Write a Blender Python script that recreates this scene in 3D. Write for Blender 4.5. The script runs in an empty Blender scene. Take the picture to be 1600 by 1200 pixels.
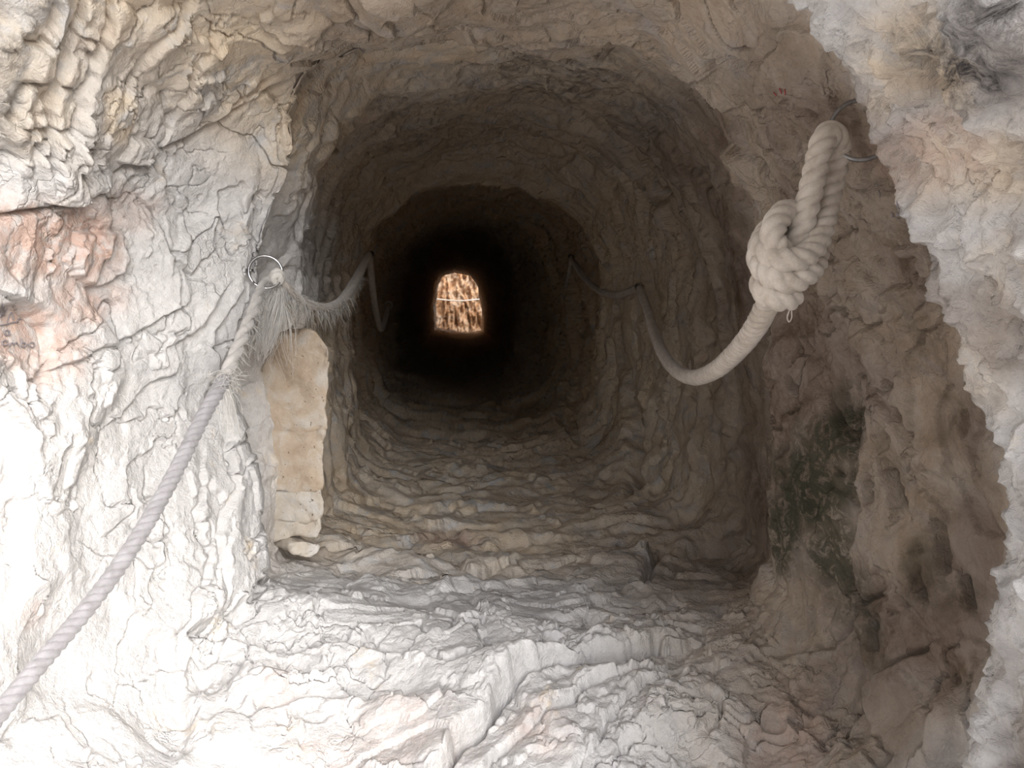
import bpy, bmesh, math, random
import numpy as np
from mathutils import Vector, Matrix

random.seed(7)
rng = np.random.default_rng(11)
scene = bpy.context.scene
COL = scene.collection

# ------------------------------------------------------------------ camera, sky, sun, exposure
F = 1556.0                       # focal length in pixels of the 1600 x 1200 frame
VPX, VPY = 716.0, 472.0          # where the tunnel axis (+Y) vanishes
CAM = np.array([0.0, 0.0, 1.06])
_d = np.array([800 - VPX, F, 0.0])
yaw = math.atan2(800 - VPX, F)
pitch = -math.atan2(600 - VPY, math.hypot(F, 800 - VPX))
cam_data = bpy.data.cameras.new('camera')
cam_data.sensor_width = 36.0
cam_data.lens = 36.0 * F / 1600.0
cam_data.clip_start = 0.02
cam = bpy.data.objects.new('camera', cam_data)
COL.objects.link(cam)
cam.location = CAM
cam.rotation_euler = (math.pi / 2 + pitch, 0, -yaw)
scene.camera = cam

scene.view_settings.view_transform = 'Standard'
scene.view_settings.look = 'None'
scene.view_settings.gamma = 1.0
scene.view_settings.use_curve_mapping = False
scene.view_settings.exposure = 0.38
scene.cycles.max_bounces = 10
scene.cycles.diffuse_bounces = 9
scene.cycles.use_denoising = True

world = bpy.data.worlds.new('sky')
scene.world = world
world.use_nodes = True
wn = world.node_tree.nodes
wl = world.node_tree.links
wn.clear()
wo = wn.new('ShaderNodeOutputWorld')
wb = wn.new('ShaderNodeBackground')
sky = wn.new('ShaderNodeTexSky')
sky.sky_type = 'NISHITA'
sky.sun_disc = False
sky.sun_elevation = math.radians(34)
sky.sun_rotation = math.radians(150)
sky.air_density = 1.0
sky.dust_density = 3.0
hs = wn.new('ShaderNodeHueSaturation')
hs.inputs['Saturation'].default_value = 0.55
wl.new(sky.outputs[0], hs.inputs['Color'])
wl.new(hs.outputs[0], wb.inputs['Color'])
wb.inputs['Strength'].default_value = 0.32
wl.new(wb.outputs[0], wo.inputs[0])

sun_data = bpy.data.lights.new('sun', 'SUN')
sun_data.energy = 3.3
sun_data.angle = math.radians(46)       # hazy, veiled sun
sun_data.color = (0.95, 0.97, 1.0)
sun = bpy.data.objects.new('sun', sun_data)
COL.objects.link(sun)
to_sun = Vector((0.30, -0.84, 0.39))
sun.rotation_euler = to_sun.to_track_quat('Z', 'Y').to_euler()
sun.location = (3, -4, 9)

# ------------------------------------------------------------------ projection helpers
_R = np.array(cam.rotation_euler.to_matrix())


def ray(px, py):
    """World direction (scaled so that y == 1) of the sight line through a pixel."""
    d = _R @ np.array([(px - 800) / F, -(py - 600) / F, -1.0])
    return d / d[1]


def P(px, py, Y):
    d = ray(px, py)
    return (d[0] * Y, d[2] * Y, Y)            # x, z relative to the camera, depth


def X(x, z, Y):
    return (x, z, Y)


def W(px, py, Y):
    d = ray(px, py)
    return Vector((d[0] * Y, Y, CAM[2] + d[2] * Y))


def project(p):
    q = (p - CAM) @ _R
    zz = -q[:, 2]
    ok = zz > 0.05
    zz = np.where(ok, zz, 1e9)
    return np.where(ok, 800 + F * q[:, 0] / zz, -9999), np.where(ok, 600 - F * q[:, 1] / zz, -9999), zz


# ------------------------------------------------------------------ numpy noise
def _hash(ix, iy, iz, seed):
    h = (ix.astype(np.uint32) * np.uint32(374761393) + iy.astype(np.uint32) * np.uint32(668265263)
         + iz.astype(np.uint32) * np.uint32(2147483647) + np.uint32(seed * 974711 + 12345))
    h ^= h >> np.uint32(13)
    h *= np.uint32(1274126177)
    h ^= h >> np.uint32(16)
    h *= np.uint32(2246822519)
    h ^= h >> np.uint32(13)
    return h


_G = rng.normal(size=(256, 3)).astype(np.float32)
_G /= np.linalg.norm(_G, axis=1, keepdims=True)


def perlin(p, seed=0):
    p = p.astype(np.float32)
    i = np.floor(p).astype(np.int32)
    f = p - i
    u = f * f * f * (f * (f * 6 - 15) + 10)
    out = None
    acc = []
    for dx in (0, 1):
        for dy in (0, 1):
            for dz in (0, 1):
                g = _G[_hash(i[:, 0] + dx, i[:, 1] + dy, i[:, 2] + dz, seed) & np.uint32(255)]
                acc.append(g[:, 0] * (f[:, 0] - dx) + g[:, 1] * (f[:, 1] - dy) + g[:, 2] * (f[:, 2] - dz))
    a = [acc[k] + (acc[k + 1] - acc[k]) * u[:, 2] for k in (0, 2, 4, 6)]
    b = [a[k] + (a[k + 1] - a[k]) * u[:, 1] for k in (0, 2)]
    return b[0] + (b[1] - b[0]) * u[:, 0]


def fbm(p, octaves, seed=0, gain=0.5, lac=2.03):
    s = np.zeros(len(p), np.float32)
    a = 1.0
    for o in range(octaves):
        s += a * perlin(p, seed + o * 17)
        p = p * lac + 3.7
        a *= gain
    return s


def ridged(p, octaves, seed=0, gain=0.55, lac=2.1):
    s = np.zeros(len(p), np.float32)
    a = 1.0
    for o in range(octaves):
        s += a * (1 - np.abs(perlin(p, seed + o * 13)) * 2.2)
        p = p * lac + 1.3
        a *= gain
    return s


def facets(p, seed=0, sharp=22.0, tilt=1.0):
    """Broken-stone relief: Voronoi cells, each a tilted plane of its own level, with worn edges."""
    p = p.astype(np.float32)
    i = np.floor(p - 0.5).astype(np.int32)
    n = len(p)
    ws = np.zeros(n, np.float32)
    hs_ = np.zeros(n, np.float32)
    for dx in (0, 1):
        for dy in (0, 1):
            for dz in (0, 1):
                cx, cy, cz = i[:, 0] + dx, i[:, 1] + dy, i[:, 2] + dz
                h = _hash(cx, cy, cz, seed)
                ox = cx + 0.15 + 0.7 * (h & np.uint32(1023)).astype(np.float32) / 1023 - p[:, 0]
                oy = cy + 0.15 + 0.7 * ((h >> np.uint32(10)) & np.uint32(1023)).astype(np.float32) / 1023 - p[:, 1]
                oz = cz + 0.15 + 0.7 * ((h >> np.uint32(20)) & np.uint32(1023)).astype(np.float32) / 1023 - p[:, 2]
                d = ox * ox + oy * oy + oz * oz
                g = _G[(h * np.uint32(2654435761) >> np.uint32(24)) & np.uint32(255)]
                v = -(ox * g[:, 0] + oy * g[:, 1] + oz * g[:, 2]) * tilt + g[:, 0] * 0.5
                w = np.exp(-sharp * d)
                ws += w
                hs_ += w * v
    return hs_ / (ws + 1e-12)


def sstep(a, b, x):
    t = np.clip((x - a) / (b - a), 0, 1)
    return t * t * (3 - 2 * t)


# ------------------------------------------------------------------ the bored rock: profiles from the mouth inwards
def dY(pts, Y):
    return [P(a, b, Y) for a, b in pts]


rings = []        # (profile points, samples up to the next profile)
rings.append(([X(-2.2, -1.1, -3.0), X(-2.0, 0, -3.0), X(-2.0, 2, -2.6), X(-1.2, 3, -1.4), X(0, 3.2, -1.2), X(1.5, 3.2, -.6),
               X(3, 2, .2), X(3.2, 0, .35), X(3.2, -1.1, -.5), X(2.2, -1.3, -12), X(0, -1.4, -15), X(-2.0, -1.3, -12)], 36))  # lower points: unseen ground, run far back to bounce light into the tunnel
rings.append(([X(-1.25, -1.05, -.3), X(-1.2, 0, -.3), X(-1.15, 1.5, -.3), X(-.5, 2.0, -.3), X(.4, 1.85, -.2), X(.95, .9, .25),  # upper points, here and next profiles: unseen brow, shaped to steer the sun
               X(1.15, 0, .5), X(1.15, -1.0, .4), X(.6, -1.03, 0), X(-.6, -1.04, -.2)], 34))
rings.append(([X(-1.05, -.98, .9), X(-1.03, 0, .9), X(-1.0, .92, .8), X(-.4, 1.25, .4), X(.25, 1.15, .45), P(1480, -180, .85),
               P(1640, 300, .92), P(1760, 600, .95), P(1800, 900, .95), P(1740, 1300, .95), X(.5, -1.0, .8), X(-.5, -1.0, .8)], 60))
rings.append(([X(-.99, -.95, 1.5), X(-.97, 0, 1.5), X(-.94, .82, 1.45), X(-.4, .97, 1.1), X(.15, .9, 1.1), P(1215, -120, 1.2)]
              + dY([(1266, -20), (1338, 80), (1396, 200), (1440, 290), (1480, 390), (1512, 490), (1556, 590), (1594, 690),
                    (1614, 790), (1606, 870), (1596, 930), (1580, 1000), (1572, 1080), (1548, 1150), (1538, 1220)], 1.2)
              + [X(.6, -.92, 1.3), X(.3, -.97, 1.3), X(-.5, -.97, 1.3)], 34))
rings.append(([P(20, 1130, 1.85), P(-10, 1000, 1.85), P(-20, 700, 1.92), P(-20, 480, 1.97), P(0, 300, 1.98), P(90, 60, 1.9), P(160, -120, 1.78), X(-.45, .86, 1.58), X(.05, .82, 1.52),
               P(1250, -120, 1.45), P(1330, 0, 1.42), P(1410, 200, 1.42), P(1480, 350, 1.42), P(1570, 520, 1.45), P(1640, 700, 1.47),
               P(1660, 900, 1.5), P(1610, 1110, 1.52), P(1480, 1260, 1.6), P(1300, 1330, 1.68), P(800, 1400, 1.65), P(250, 1380, 1.68)], 105))
rings.append(([P(270, 1110, 2.12), P(215, 930, 2.2), P(200, 700, 2.3), P(205, 500, 2.34), P(230, 330, 2.36), P(290, 190, 2.33),
               P(380, 70, 2.22), P(520, 10, 2.08), P(720, -30, 1.95), P(920, -25, 1.9), P(1060, 0, 1.85), P(1160, 70, 1.8),
               P(1250, 220, 1.8), P(1320, 400, 1.83), P(1370, 600, 1.87), P(1390, 800, 1.9), P(1370, 960, 1.93), P(1310, 1080, 1.98),
               P(1180, 1125, 2.02), P(800, 1140, 2.05), P(450, 1140, 2.08)], 120))
rings.append(([P(395, 935, 2.55), P(400, 860, 2.58), P(392, 780, 2.6), P(375, 700, 2.6), P(352, 640, 2.6), P(352, 590, 2.6), P(372, 530, 2.6), P(395, 480, 2.6), P(408, 430, 2.6),
               P(426, 360, 2.6), P(440, 300, 2.58), P(458, 235, 2.55), P(470, 190, 2.5), P(500, 130, 2.45), P(560, 100, 2.42),
               P(640, 75, 2.4), P(740, 58, 2.4), P(850, 60, 2.4), P(960, 66, 2.38), P(1030, 85, 2.36), P(1085, 125, 2.35),
               P(1150, 200, 2.32), P(1180, 300, 2.3), P(1192, 420, 2.3), P(1198, 560, 2.3), P(1203, 650, 2.3), P(1206, 760, 2.32), P(1202, 860, 2.35),
               P(1195, 920, 2.4), P(1165, 962, 2.45), P(1050, 962, 2.5), P(800, 960, 2.5), P(560, 955, 2.52), P(440, 950, 2.53)], 20))
rings.append(([P(396, 910, 2.7), P(390, 850, 2.74), P(376, 780, 2.8), P(352, 700, 2.82), P(335, 600, 2.84), P(350, 520, 2.84), P(375, 430, 2.82),
               P(398, 360, 2.8), P(415, 300, 2.76), P(436, 235, 2.72), P(475, 160, 2.66), P(520, 95, 2.6), P(640, 50, 2.56),
               P(740, 36, 2.55), P(850, 36, 2.55), P(960, 46, 2.52), P(1040, 70, 2.5), P(1100, 115, 2.48), P(1160, 195, 2.44),
               P(1195, 300, 2.42), P(1210, 420, 2.44), P(1220, 560, 2.5), P(1228, 700, 2.5), P(1232, 820, 2.55), P(1222, 890, 2.6), P(1180, 935, 2.66),
               P(1050, 935, 2.68), P(800, 933, 2.68), P(560, 928, 2.7), P(440, 920, 2.7)], 55))
rings.append((dY([(440, 872), (448, 800), (450, 700), (452, 600), (455, 520), (455, 440), (462, 350), (482, 270), (522, 190), (600, 130), (720, 108),
                  (860, 104), (980, 128), (1060, 180), (1115, 270), (1150, 400), (1168, 520), (1180, 650), (1192, 780), (1194, 860),
                  (1150, 905), (1050, 892), (900, 884), (700, 880), (560, 876)], 3.1), 75))
rings.append(([P(a, b, Y) for a, b, Y in [(530, 770, 4.0), (520, 690, 4.1), (512, 600, 4.15), (502, 500, 4.25), (502, 420, 4.4), (524, 315, 4.6), (584, 246, 4.8), (700, 207, 4.85),
                                           (800, 203, 4.85), (900, 226, 4.8), (985, 290, 4.6), (1035, 380, 4.4), (1050, 480, 4.3), (1052, 600, 4.2), (1045, 700, 4.1), (1025, 765, 4.0),
                                           (950, 795, 4.0), (800, 803, 4.0), (650, 800, 4.0), (570, 790, 4.0)]], 80))
rings.append((dY([(562, 650), (550, 600), (552, 540), (548, 480), (563, 410), (588, 355), (647, 300), (696, 288), (759, 284), (815, 288), (864, 310),
                  (908, 345), (935, 400), (945, 470), (938, 560), (925, 640), (895, 690), (810, 708), (720, 712), (620, 700)], 5.5), 12))
rings.append((dY([(560, 645), (545, 590), (540, 540), (537, 480), (548, 400), (572, 340), (625, 285), (690, 255), (759, 248), (828, 255), (888, 284),
                  (930, 330), (948, 395), (948, 470), (938, 560), (920, 630), (888, 678), (810, 696), (720, 700), (620, 688)], 5.75), 48))
rings.append((dY([(605, 618), (592, 590), (588, 530), (593, 460), (610, 400), (650, 355), (720, 334), (790, 340), (838, 375), (860, 430), (866, 500),
                  (862, 570), (845, 612), (790, 632), (720, 636), (650, 632)], 8.0), 36))
rings.append((dY([(615, 578), (617, 510), (626, 440), (645, 390), (690, 362), (740, 354), (780, 372), (803, 420), (810, 480), (807, 566), (770, 595),
                  (700, 598), (640, 590)], 10.7), 8))
rings.append((dY([(611, 590), (612, 510), (621, 440), (640, 388), (690, 358), (740, 350), (784, 368), (808, 420), (816, 480), (814, 578), (775, 605),
                  (700, 607), (630, 602)], 11.1), 26))
rings.append((dY([(652, 548), (648, 470), (662, 412), (720, 392), (768, 412), (788, 470), (785, 546), (720, 560)], 16.0), 26))
rings.append((dY([(681, 513), (678, 480), (683, 447), (691, 431), (710, 425), (735, 430), (748, 448), (754, 480), (754, 517), (735, 521), (700, 517)], 26.0), 6))
rings.append((dY([(676, 514), (672, 480), (678, 445), (688, 426), (710, 418), (740, 424), (755, 446), (761, 480), (761, 520), (735, 524), (700, 521)], 26.3), 8))
rings.append(([X(-4, -.95, 26.8), X(-4, 0, 26.8), X(-3, 1.1, 26.6), X(0, 1.4, 26.6), X(3, 1.1, 26.6), X(4, 0, 26.8), X(4, -.95, 26.8), X(1, -.95, 29.6), X(-1, -.95, 29.6)], 0))

NT = 1640
theta = (np.arange(NT) / NT) * 2 * np.pi - np.pi
RR, YY = [], []
for pts, _n in rings:
    q = np.array(pts + [pts[0]])
    dense = []
    for a, b in zip(q[:-1], q[1:]):
        t = np.linspace(0, 1, 40, endpoint=False)[:, None]
        dense.append(a + (b - a) * t)
    dense = np.concatenate(dense)
    th = np.arctan2(dense[:, 1], dense[:, 0])
    o = np.argsort(th)
    th, r, y = th[o], np.hypot(dense[o, 0], dense[o, 1]), dense[o, 2]
    th = np.concatenate([th - 2 * np.pi, th, th + 2 * np.pi])
    r, y = np.tile(r, 3), np.tile(y, 3)
    r, y = np.interp(theta, th, r), np.interp(theta, th, y)
    k = np.exp(-0.5 * (np.arange(-12, 13) / 5.0) ** 2)
    k /= k.sum()
    sm = lambda a: np.convolve(np.concatenate([a[-12:], a, a[:12]]), k, 'valid')
    RR.append(sm(r))
    YY.append(sm(y))
RR, YY = np.array(RR), np.array(YY)


SHARP = (3, 6, 10, 13)            # profiles that are lips: the surface breaks there


def monotone(V, t):
    """Monotone cubic through the profiles, per angle."""
    n = len(V)
    d = V[1:] - V[:-1]
    m = np.zeros_like(V)
    m[1:-1] = np.where(d[1:] * d[:-1] > 0, 2 * d[1:] * d[:-1] / (d[1:] + d[:-1] + 1e-12), 0)
    m[0], m[-1] = d[0], d[-1]
    ml, mr = m.copy(), m.copy()       # slopes arriving at and leaving a profile
    for k in SHARP:
        ml[k] = .25 * ml[k] + .75 * d[k - 1]
        mr[k] = .25 * mr[k] + .75 * d[k]
    i = np.clip(np.floor(t).astype(int), 0, n - 2)
    f = (t - i)[:, None]
    h00, h10 = 2 * f**3 - 3 * f**2 + 1, f**3 - 2 * f**2 + f
    h01, h11 = -2 * f**3 + 3 * f**2, f**3 - f**2
    return h00 * V[i] + h10 * mr[i] + h01 * V[i + 1] + h11 * ml[i + 1]


tv = []
for k, (_p, n) in enumerate(rings[:-1]):
    tv.append(k + np.arange(n) / n)
tv = np.concatenate(tv + [np.array([len(rings) - 1.0])])
NV = len(tv)
Rg, Yg = monotone(RR, tv), monotone(YY, tv)
Tg = np.broadcast_to(theta, Rg.shape)
base = np.stack([Rg * np.cos(Tg), Yg, CAM[2] + Rg * np.sin(Tg)], -1)      # NV, NT, 3


def grid_normals(g):
    du = np.roll(g, -1, 1) - np.roll(g, 1, 1)
    dv = np.gradient(g, axis=0)
    n = np.cross(dv, du)
    n /= np.linalg.norm(n, axis=-1, keepdims=True) + 1e-12
    return n


nrm = grid_normals(base)
# normals point into the void
inward = np.stack([-np.cos(Tg), np.zeros_like(Tg), -np.sin(Tg)], -1)
if (nrm * inward).sum() < 0:
    nrm = -nrm
B = base.reshape(-1, 3)
Nn = nrm.reshape(-1, 3)
Tt = Tg.reshape(-1)
Rf, Yf = Rg.reshape(-1), Yg.reshape(-1)
Vt = np.repeat(tv, NT)
PX, PY, PZ = project(B)

# ---- relief
w_in = sstep(2.35, 3.2, Yf) * (Vt > 5.9)
w_out = 1 - w_in
far = Yf > 12
Bq = B.astype(np.float32)
warp = np.stack([fbm(Bq * 5 + 11.1 * k, 3, 40 + k) for k in range(3)], -1)
Bw = Bq + 0.05 * warp
near_r = sstep(4.1, 3.4, Vt) * sstep(1.5, 1.1, np.abs(Tt + .05))          # the pale rock at the right edge of the mouth
disp = 0.055 * fbm(Bq * 2.2, 3, 3) * np.where(Vt > 16, 0.4, 1) * (1 - .75 * near_r)

s_out = np.nonzero(w_out > 0.01)[0]
po = Bw[s_out]
h1 = facets(po * np.array([3.6, 3.6, 2.6]), 1, 24)
h2 = facets(po * np.array([9, 9, 6.5]) + 0.12 * warp[s_out], 2, 20)
po2 = Bq[s_out] + 0.012 * warp[s_out]
h3 = facets(po2 * np.array([25, 25, 18]), 3, 16)
rough = sstep(-0.05, 0.45, fbm(Bq[s_out] * 2.3, 2, 78))
# flaking beds: stacked sheets with broken edges
q_ = 3.2 * fbm(po * np.array([2.6, 2.6, 1.9]) + 5.5, 5, 52, .5)
fq = q_ - np.floor(q_)
flake = np.floor(q_) + sstep(0.0, 0.10, fq) - .25 * np.exp(-((fq - .02) / .04) ** 2)
q_ = 3.0 * fbm(po2 * np.array([7, 7, 5]) + 1.5, 4, 57, .5)
flake2 = np.floor(q_) + sstep(0.0, 0.22, q_ - np.floor(q_))
d_out = 0.030 * h1 + (.004 + .010 * rough) * h2 + (.0012 + .0036 * rough) * h3 + .013 * flake + (.002 + .005 * rough) * flake2
cz = fbm(po * 3.4, 4, 83)
d_out -= (0.020 * np.exp(-(cz / .013) ** 2)) * sstep(-.15, .2, fbm(Bq[s_out] * 3, 2, 77))
cz = fbm(po * 8 + 3, 4, 88)
d_out -= (0.010 * np.exp(-(cz / .02) ** 2)) * sstep(-.05, .25, fbm(Bq[s_out] * 4 + 4, 2, 79))
d_out += (.0025 + .003 * rough) * fbm(po * 26, 4, 9, 0.6)
nr = near_r[s_out]
d_out *= 1 - .45 * nr
d_out += nr * (.014 * facets(po2 * np.array([15, 15, 11]), 6, 26) + .009 * facets(po2 * np.array([38, 38, 26]), 7, 22) + .020 * (ridged(po * 7, 5, 71, .6) - 1) + .034 * fbm(po * 8, 2, 72))
er = sstep(4.0, 4.4, Vt[s_out]) * sstep(1.1, .7, np.abs(Tt[s_out] + .1))
pit = perlin(po2 * np.array([13, 13, 5.5]) + .7 * warp[s_out], 141) + .35 * perlin(po2 * 34, 142)
d_out -= er * .030 * sstep(.30, .46, pit) * sstep(-.15, .15, fbm(Bq[s_out] * 4 + 2, 2, 143))
d_out += er * .007 * fbm(po2 * np.array([30, 30, 16]), 4, 145, .65)
disp[s_out] += w_out[s_out] * d_out

s_in = np.nonzero(w_in > 0.01)[0]
ti, yi = Tt[s_in], Yf[s_in]
wi = warp[s_in]
ring_p = np.stack([np.cos(ti) * 1.1 + 0.3 * wi[:, 0], np.sin(ti) * 1.1 + 0.3 * wi[:, 1], yi * 3.2 + 0.4 * wi[:, 2]], -1)
d_in = 0.034 * (ridged(ring_p, 4, 21, 0.5, 2.0) - 1.1)
q_ = 2.6 * fbm(ring_p * .9 + 2.5, 4, 25, .5)
d_in += .018 * (np.floor(q_) + sstep(0.0, 0.2, q_ - np.floor(q_)))
h4 = facets((Bq[s_in] + 0.03 * wi) * np.array([5, 8, 5]), 5, 16)
d_in += 0.008 * h4 + 0.006 * fbm(Bq[s_in] * 18, 4, 31, 0.6)
disp[s_in] += w_in[s_in] * d_in


# ---- hand-placed cracks, grooves and plates (pixel outlines laid onto the rock where it stands)
def seg_dist(pts, sel):
    x, y = PX[sel], PY[sel]
    best = np.full(len(sel), 1e9)
    side = np.zeros(len(sel))
    for (ax, ay), (bx, by) in zip(pts[:-1], pts[1:]):
        vx, vy = bx - ax, by - ay
        L = vx * vx + vy * vy
        t = np.clip(((x - ax) * vx + (y - ay) * vy) / L, 0, 1)
        dx, dy = x - ax - t * vx, y - ay - t * vy
        d = np.hypot(dx, dy)
        s = np.sign(vx * dy - vy * dx)
        m = d < best
        best = np.where(m, d, best)
        side = np.where(m, s, side)
    return best, side


wob_x = 9 * fbm(Bq * 14, 3, 61)
wob_y = 9 * fbm(Bq * 14, 3, 65)
PX0, PY0 = PX, PY
PX, PY = PX + wob_x * np.where(Yf < 3.2, 1, .5), PY + wob_y * np.where(Yf < 3.2, 1, .5)


def pick(pts, pad, vr):
    a = np.array(pts)
    return np.nonzero((PX > a[:, 0].min() - pad) & (PX < a[:, 0].max() + pad) & (PY > a[:, 1].min() - pad)
                      & (PY < a[:, 1].max() + pad) & (Vt > vr[0]) & (Vt < vr[1]))[0]


def crack(pts, depth, width, vr, step=0.0, reach=60):
    """A groove (depth, m; width, px) along an outline; step lifts the right-hand side of its run and lets it die out."""
    sel = pick(pts, reach * 2.2, vr)
    if not len(sel):
        return
    d, s = seg_dist(pts, sel)
    width = .62 * width
    v = -1.5 * depth * np.exp(-(d / width) ** 2)
    if step:
        v = v + step * np.tanh(s * d / (width * .9)) * np.exp(-(d / reach) ** 2)
    disp[sel] += v


def plate(pts, lift, edge, vr, tilt=(0, 0)):
    """A raised or sunken slab with a broken edge."""
    sel = pick(pts, 6 * edge, vr)
    x, y = PX[sel], PY[sel]
    inside = np.zeros(len(sel), bool)
    n = len(pts)
    for k in range(n):
        (ax, ay), (bx, by) = pts[k], pts[(k + 1) % n]
        c = ((ay > y) != (by > y)) & (x < (bx - ax) * (y - ay) / ((by - ay) if by != ay else 1e-9) + ax)
        inside ^= c
    d, _s = seg_dist(list(pts) + [pts[0]], sel)
    sd = np.where(inside, d, -d)
    a = np.array(pts)
    cx, cy = a.mean(0)
    m = sstep(-edge, edge, sd)
    disp[sel] += m * (lift + tilt[0] * (x - cx) / 100 + tilt[1] * (y - cy) / 100) - 0.25 * abs(lift) * np.exp(-((sd + edge) / edge) ** 2)


OUT = (2.5, 6.05)
FLR = (2.5, 9.0)
# the flat scar that carries the pencil writing
disp *= 1 - .85 * sstep(1.25, .75, np.hypot((PX0 - 18) / 62, (PY0 - 516) / 40)) * ((Vt > 2.5) & (Vt < 6.05))
# the overhanging ledge across the left wall
crack([(-40, 345), (60, 318), (130, 296), (200, 262), (262, 232), (330, 205), (400, 172), (470, 138), (510, 118)], 0.020, 8, OUT, -0.005, 45)
crack([(300, 225), (345, 190), (385, 165), (440, 125), (480, 70), (520, 40)], 0.012, 6, OUT, -0.005, 40)
# blocks above the ledge
crack([(0, 205), (20, 175), (40, 110), (62, 70), (90, 30), (100, -10)], 0.022, 5, OUT, 0.012, 30)
crack([(62, 250), (72, 190), (84, 120), (110, 90), (130, 40), (145, -20)], 0.022, 5, OUT, 0.012, 30)
crack([(100, 200), (118, 140), (150, 90), (170, 40), (180, -10)], 0.018, 5, OUT, 0.01, 30)
crack([(30, 60), (70, 70), (130, 62), (165, 70)], 0.012, 5, OUT, 0.0, 30)
crack([(30, 130), (70, 128), (110, 135)], 0.012, 5, OUT, 0.0, 30)
crack([(20, 190), (60, 196), (110, 195)], 0.012, 5, OUT, 0.0, 30)
crack([(198, 130), (215, 95), (240, 60), (275, 40), (300, 0)], 0.014, 5, OUT, 0.01, 30)
crack([(258, 205), (285, 140), (305, 95), (325, 60)], 0.010, 4, OUT, 0.008, 30)
plate([(48, 300), (45, 240), (60, 205), (100, 205), (112, 235), (108, 290), (85, 303)], 0.022, 6, OUT)
plate([(180, 245), (205, 212), (232, 215), (245, 235), (215, 258)], 0.016, 5, OUT)
plate([(105, 365), (185, 360), (188, 410), (170, 440), (130, 447), (103, 430)], 0.020, 5, OUT, (0, 0.008))
crack([(-10, 462), (20, 474), (48, 492), (62, 515), (66, 560), (62, 610)], 0.010, 5, OUT, -0.010, 28)
crack([(48, 610), (60, 585), (100, 570), (140, 545), (165, 543), (215, 515), (262, 480)], 0.009, 4, OUT, -0.008, 30)
crack([(185, 645), (230, 600), (265, 585), (275, 560), (265, 540), (300, 510), (330, 470)], 0.009, 4, OUT, -0.008, 30)
crack([(265, 470), (275, 430), (265, 410), (300, 430), (320, 405)], 0.009, 4, OUT, -0.006, 30)
crack([(330, 540), (330, 520), (365, 470), (380, 440), (400, 380), (405, 330)], 0.010, 5, OUT, -0.012, 28)
crack([(300, 660), (320, 600), (345, 560), (372, 500)], 0.010, 5, OUT, -0.010, 28)
crack([(340, 900), (330, 840), (355, 760), (350, 690)], 0.008, 5, OUT, 0.010, 30)
crack([(310, 930), (320, 870), (300, 800), (310, 740)], 0.008, 5, OUT, 0.008, 30)
crack([(285, 1010), (292, 930), (320, 915), (345, 960), (400, 1010)], 0.010, 5, OUT, 0.006, 30)
crack([(150, 860), (165, 868), (215, 868), (230, 890)], 0.006, 4, OUT, 0.005, 25)
crack([(55, 1125), (95, 1110), (130, 1160), (180, 1190)], 0.010, 6, OUT, 0.008, 30)
# foreground floor: the long diagonal groove and the ridges beside it
crack([(1030, 1018), (960, 1030), (880, 1042), (820, 1062), (780, 1095), (760, 1130), (715, 1165), (680, 1210)], 0.045, 10, FLR, 0.028, 50)
crack([(1010, 1060), (930, 1080), (880, 1110), (830, 1140), (780, 1170), (750, 1215)], 0.014, 6, FLR, 0.012, 30)
crack([(1120, 1050), (1010, 1085), (960, 1120), (930, 1170)], 0.012, 6, FLR, 0.010, 30)
crack([(400, 1045), (480, 1060), (520, 1050), (560, 1090), (690, 1105)], 0.010, 6, FLR, 0.010, 35)
crack([(330, 1000), (420, 1020), (520, 1010), (640, 1030), (720, 1052), (800, 1040)], 0.010, 6, FLR, 0.012, 35)
crack([(1118, 1145), (1132, 1128), (1130, 1112), (1118, 1104)], 0.016, 3.5, FLR, 0.006, 20)
crack([(430, 1110), (500, 1090), (600, 1095), (640, 1110)], 0.010, 6, FLR, 0.008, 35)
# the broken step in the floor behind the threshold
crack([(1100, 902), (1000, 918), (960, 922), (900, 917), (860, 905), (760, 900), (700, 905)], 0.020, 4, FLR, -0.020, 30)
crack([(1030, 868), (900, 862), (800, 862), (720, 876), (690, 872), (560, 865)], 0.018, 4, FLR, -0.018, 26)
crack([(1020, 872), (1060, 868), (1100, 860), (1150, 850)], 0.016, 5, FLR, -0.02, 26)
crack([(700, 872), (750, 890), (790, 880)], 0.012, 4, FLR, -0.01, 26)
crack([(560, 830), (640, 845), (700, 825), (760, 842), (900, 835), (1010, 835)], 0.010, 4, (7, 10), -0.012, 22)
# holes and clefts of the right wall
for pts, dep, w in [([(1283, 640), (1295, 665), (1310, 690)], .03, 6), ([(1395, 735), (1402, 765), (1403, 790)], .04, 6),
                    ([(1362, 750), (1366, 780)], .02, 5), ([(1460, 820), (1466, 855), (1470, 890)], .02, 6),
                    ([(1488, 905), (1500, 930), (1508, 945)], .025, 5), ([(1440, 905), (1442, 930)], .025, 6),
                    ([(1325, 930), (1345, 945), (1355, 975), (1350, 1010)], .02, 5), ([(1300, 600), (1310, 660), (1318, 720)], .015, 6),
                    ([(1260, 1010), (1290, 990), (1330, 950), (1380, 930)], .018, 7), ([(1300, 1150), (1330, 1090), (1360, 1050), (1440, 1010)], .025, 8),
                    ([(1440, 1180), (1462, 1150), (1470, 1115)], .03, 7), ([(1380, 670), (1392, 700)], .012, 5), ([(1490, 660), (1496, 680)], .014, 5),
                    ([(1505, 720), (1512, 735)], .014, 5), ([(1375, 610), (1400, 640), (1420, 690)], .008, 6), ([(1330, 300), (1365, 350), (1380, 390)], .010, 6),
                    ([(1230, 130), (1255, 190), (1262, 240)], .010, 6), ([(1080, 130), (1130, 180), (1180, 240), (1215, 280)], .016, 8)]:
    crack(pts, dep, w, (4.0, 6.1), dep * .35, 30)
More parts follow.
